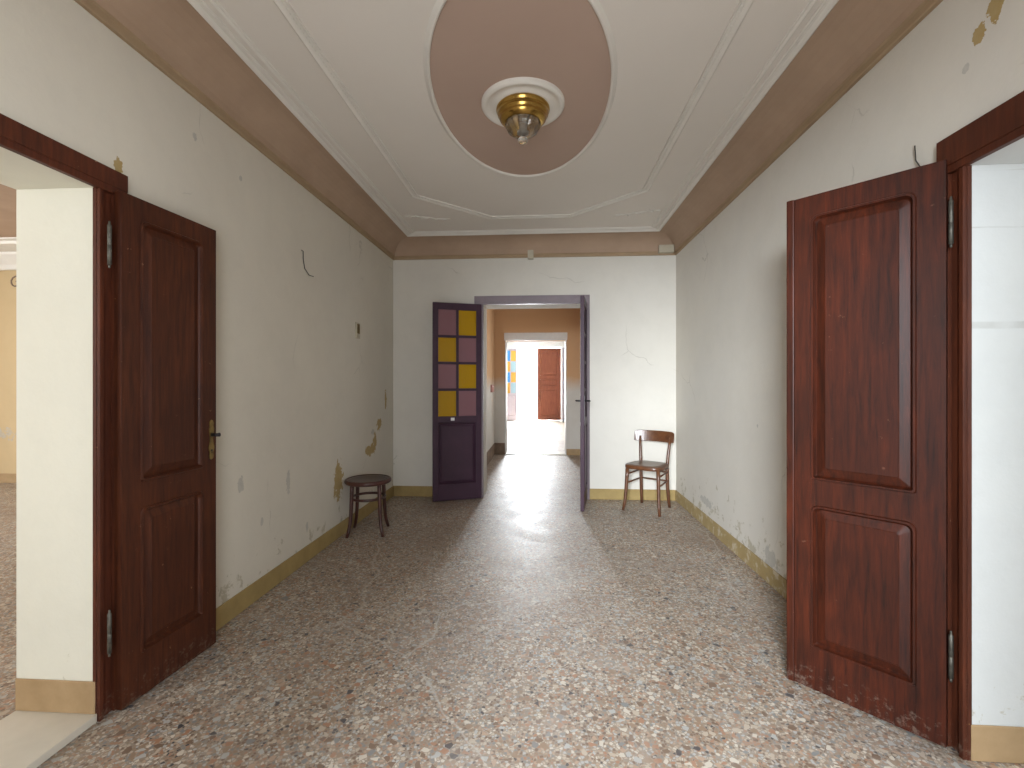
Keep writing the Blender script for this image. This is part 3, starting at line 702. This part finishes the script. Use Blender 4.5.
# ------------------------------------------------------------------ ceiling light
root = empty('ceiling_light', (LC[0], LC[1], ZC - 0.027))
tag(root, 'brass flush ceiling light with cut glass bowl on the plaster rose', 'ceiling lamp')
mb = MB(); mb.lathe([(0.0, 0.0), (0.148, 0.0), (0.153, -0.006), (0.154, -0.014), (0.147, -0.020), (0.144, -0.034), (0.146, -0.038), (0.138, -0.048), (0.132, -0.060), (0.133, -0.064), (0.120, -0.078), (0.108, -0.086), (0.100, -0.090), (0.094, -0.086), (0.0, -0.080)], (0, 0), 56)
mb.build('brass_housing', M['brass'], root)
mb = MB(); nn = 48
mb.lathe([(0.096, -0.084), (0.099, -0.092), (0.096, -0.112), (0.082, -0.134), (0.060, -0.150), (0.034, -0.158), (0.0, -0.160)], (0, 0), nn, smooth=False, wob=lambda k: 0.035 * (1 if k % 4 in (0, 1) else -1))
mb.lathe([(0.088, -0.086), (0.090, -0.094), (0.086, -0.110), (0.074, -0.128), (0.052, -0.143), (0.0, -0.152)], (0, 0), nn)
bowl = mb.build('glass_bowl', M['crystal'], root)
mb = MB(); mb.lathe([(0.0, -0.158), (0.012, -0.160), (0.012, -0.166), (0.024, -0.172), (0.030, -0.182), (0.026, -0.194), (0.014, -0.202), (0.0, -0.205)], (0, 0), 16, smooth=False)
mb.build('glass_finial', M['crystal'], bowl)
mb = MB(); mb.lathe([(0.0, -0.079), (0.016, -0.080), (0.016, -0.098), (0.026, -0.108), (0.028, -0.120), (0.020, -0.134), (0.0, -0.140)], (0, 0), 20)
mb.build('bulb', M['white_card'], root)

# ------------------------------------------------------------------ bentwood stool
root = empty('bentwood_stool', (-1.512, 3.985, 0), math.radians(10))
tag(root, 'dark round bentwood stool beside the peeling left wall', 'stool')
mb = MB(); mb.lathe([(0.165, 0.432), (0.186, 0.430), (0.194, 0.437), (0.196, 0.450), (0.192, 0.462), (0.183, 0.467), (0.172, 0.465), (0.165, 0.458)], (0, 0), 48)
mb.lathe([(0.165, 0.432), (0.165, 0.458)], (0, 0), 48)
mb.build('seat_rim', M['stool'], root)
mb = MB(); mb.lathe([(0.0, 0.448), (0.168, 0.448), (0.172, 0.462), (0.150, 0.462), (0.10, 0.4605), (0.0, 0.459)], (0, 0), 40)
mb.build('seat', M['stool_seat'], root)
for k in range(4):
    q = PI / 4 + k * PI / 2; ca, sa = math.cos(q), math.sin(q)
    pts = []; rs = []
    for r, z, w_ in ((0.158, 0.445, 0.017), (0.160, 0.38, 0.0165), (0.163, 0.30, 0.016), (0.168, 0.20, 0.0155), (0.176, 0.11, 0.0145), (0.194, 0.04, 0.0135), (0.208, 0.0, 0.013)):
        pts.append((r * ca, r * sa, z)); rs.append(w_)
    mb = MB(); mb.tube(pts, rs, 12); mb.build('leg', M['stool'], root)
mb = MB(); mb.tube([(0.143 * math.cos(2 * PI * k / 36), 0.143 * math.sin(2 * PI * k / 36), 0.305) for k in range(36)], 0.009, 8, closed=True, flat=1.3)
mb.build('leg_ring', M['stool'], root)

# ------------------------------------------------------------------ bistro chair
FL, FR, BL, BR = Vector((0.839, 4.839)), Vector((1.142, 4.645)), Vector((1.076, 5.174)), Vector((1.297, 5.004))
cc = (FL + FR + BL + BR) / 4
fx = ((FR - FL) + (BR - BL)).normalized(); ang = math.atan2(fx.y, fx.x)
root = empty('bistro_chair', (cc.x - 0.014, cc.y - 0.035, 0), ang)
tag(root, 'brown wooden bistro chair with curved backrest in the right corner', 'chair')
hw, hd = 0.185, 0.185
# seat: rounded trapezoid
def seat_outline(s, n=48):
    pts = []
    for k in range(n):
        q = 2 * PI * k / n; e = 4.2
        cx_ = math.copysign(abs(math.cos(q)) ** (2 / e), math.cos(q)); sy = math.copysign(abs(math.sin(q)) ** (2 / e), math.sin(q))
        wdt = 0.200 - 0.022 * (sy + 1) / 2
        pts.append((cx_ * wdt * s - 0.008, sy * 0.193 * s))
    return pts
mb = MB(); L = []
for s_, z in ((0.90, 0.425), (0.985, 0.427), (1.0, 0.437), (1.0, 0.455), (0.975, 0.463), (0.90, 0.464)): L.append([(x, y, z) for x, y in seat_outline(s_)])
mb.rings(L, smooth=True); mb.rings([[(x, y, 0.425) for x, y in seat_outline(0.90)], [(x, y, 0.464) for x, y in seat_outline(0.90)]])
mb.build('seat_rim', M['chair'], root)
mb = MB(); L = [[(x, y, z) for x, y in seat_outline(s_)] for s_, z in ((0.905, 0.445), (0.905, 0.4655), (0.6, 0.4635), (0.2, 0.4615))]
mb.rings(L, cap0=True, cap1=True, smooth=True); mb.build('seat', M['seat_ply'], root)
for sx in (-1, 1):       # front legs
    mb = MB(); mb.tube([(sx * 0.160, -0.150, 0.440), (sx * 0.164, -0.155, 0.34), (sx * 0.170, -0.163, 0.20), (sx * 0.178, -0.175, 0.08), (sx * 0.190, -0.190, 0.0)], [0.019, 0.018, 0.0165, 0.015, 0.014], 12)
    mb.build('leg', M['chair'], root)
for sx in (-1, 1):       # rear legs run up to the backrest
    mb = MB(); mb.tube([(sx * 0.150 - 0.008, 0.205, 0.0), (sx * 0.146 - 0.008, 0.185, 0.10), (sx * 0.142 - 0.010, 0.172, 0.25), (sx * 0.142 - 0.012, 0.170, 0.42), (sx * 0.148 - 0.014, 0.182, 0.52), (sx * 0.158 - 0.018, 0.205, 0.64), (sx * 0.164 - 0.020, 0.226, 0.72)], [0.014, 0.016, 0.018, 0.018, 0.016, 0.014, 0.012], 12)
    mb.build('leg', M['chair'], root)
# backrest board, curved in plan
mb = MB(); n = 18; front = []; outl = []
for k in range(n + 1):
    u = -1 + 2 * k / n; x = u * 0.215 - 0.026; y0 = 0.256 - 0.060 * u * u; e = 0.006 * u ** 8
    outl.append((x, y0, 0.668 + e, 0.782 - e - 0.010 * (abs(u) > 0.97)))
loops = []
for (x, y, zl, zh) in outl:
    tl = 0.020
    loops.append([(x, y - 0.008, zl), (x, y + 0.004, zl), (x, y + 0.004 + tl, zh - 0.004), (x, y + tl, zh), (x, y - 0.008 + tl, zh - 0.002)])
mb.rings(loops, cap0=True, cap1=True, smooth=False)
mb.build('backrest', M['chair'], root, bevel=0.002)
def rung(a, b, r=0.009):
    mb = MB(); mb.tube([a, Vector(a).lerp(Vector(b), 0.5), b], [r * 0.9, r, r * 0.9], 10); mb.build('stretcher', M['chair'], root)
for z, k in ((0.365, 0.0), (0.275, 0.004)):
    for sx in (-1, 1): rung((sx * (0.165 + k), -0.157 - k, z), (sx * 0.142 - 0.010, 0.170, z + 0.005))
    rung((-0.152, 0.172, z + 0.005), (0.132, 0.172, z + 0.005))

# ------------------------------------------------------------------ small things on walls and cove
def wire(name, pts, label, r=0.0022):
    mb = MB(); mb.tube(pts, r, 6); return tag(mb.build(name, M['wire']), label, 'wire')
wire('loose_wire', [(XL - 0.003, 3.22, 2.235), (XL + 0.012, 3.22, 2.225), (XL + 0.010, 3.225, 2.17), (XL + 0.008, 3.25, 2.11), (XL + 0.010, 3.31, 2.075), (XL + 0.012, 3.37, 2.08)], 'thin dark loose wire hanging high on the left wall', 0.003)
wire('loose_wire', [(XR + 0.003, 1.865, 2.10), (XR - 0.012, 1.862, 2.105), (XR - 0.010, 1.90, 2.12), (XR - 0.010, 1.925, 2.16), (XR - 0.010, 1.93, 2.22)], 'thin curled wire on the right wall above the red door leaf')
mb = MB(); mb.box((XL - 0.002, 4.175, 1.70), (XL + 0.010, 4.265, 1.845)); 
tag(mb.build('wall_plate', M['box_cream'], bevel=0.003), 'small narrow switch plate with a brown insert on the left wall', 'switch plate')
mb2 = MB(); mb2.box((XL + 0.010, 4.195, 1.745), (XL + 0.014, 4.248, 1.832)); p_ = mb2.build('insert', M['brass_dull'], bpy.data.objects['wall_plate']); p_['label'] = 'brown insert'
# junction boxes on the cove
mb = MB(); mb.box((1.255, YB - 0.085, 2.705), (1.415, YB - 0.018, 2.785)); tag(mb.build('junction_box', M['box_cream'], bevel=0.005), 'cream junction box on the cove at the right corner', 'junction box')
mb = MB(); mb.box((-0.170, YB - 0.050, 2.668), (-0.105, YB + 0.002, 2.765)); tag(mb.build('junction_box', M['box_cream'], bevel=0.005), 'small cream junction box on the cove above the doors', 'junction box')
mb = MB(); mb.box((PX0 - 0.002, 7.75, 1.13), (PX0 + 0.035, 8.05, 1.25)); tag(mb.build('wall_box', M['pink'], bevel=0.004), 'small pink box on the left wall of the passage', 'wall box')
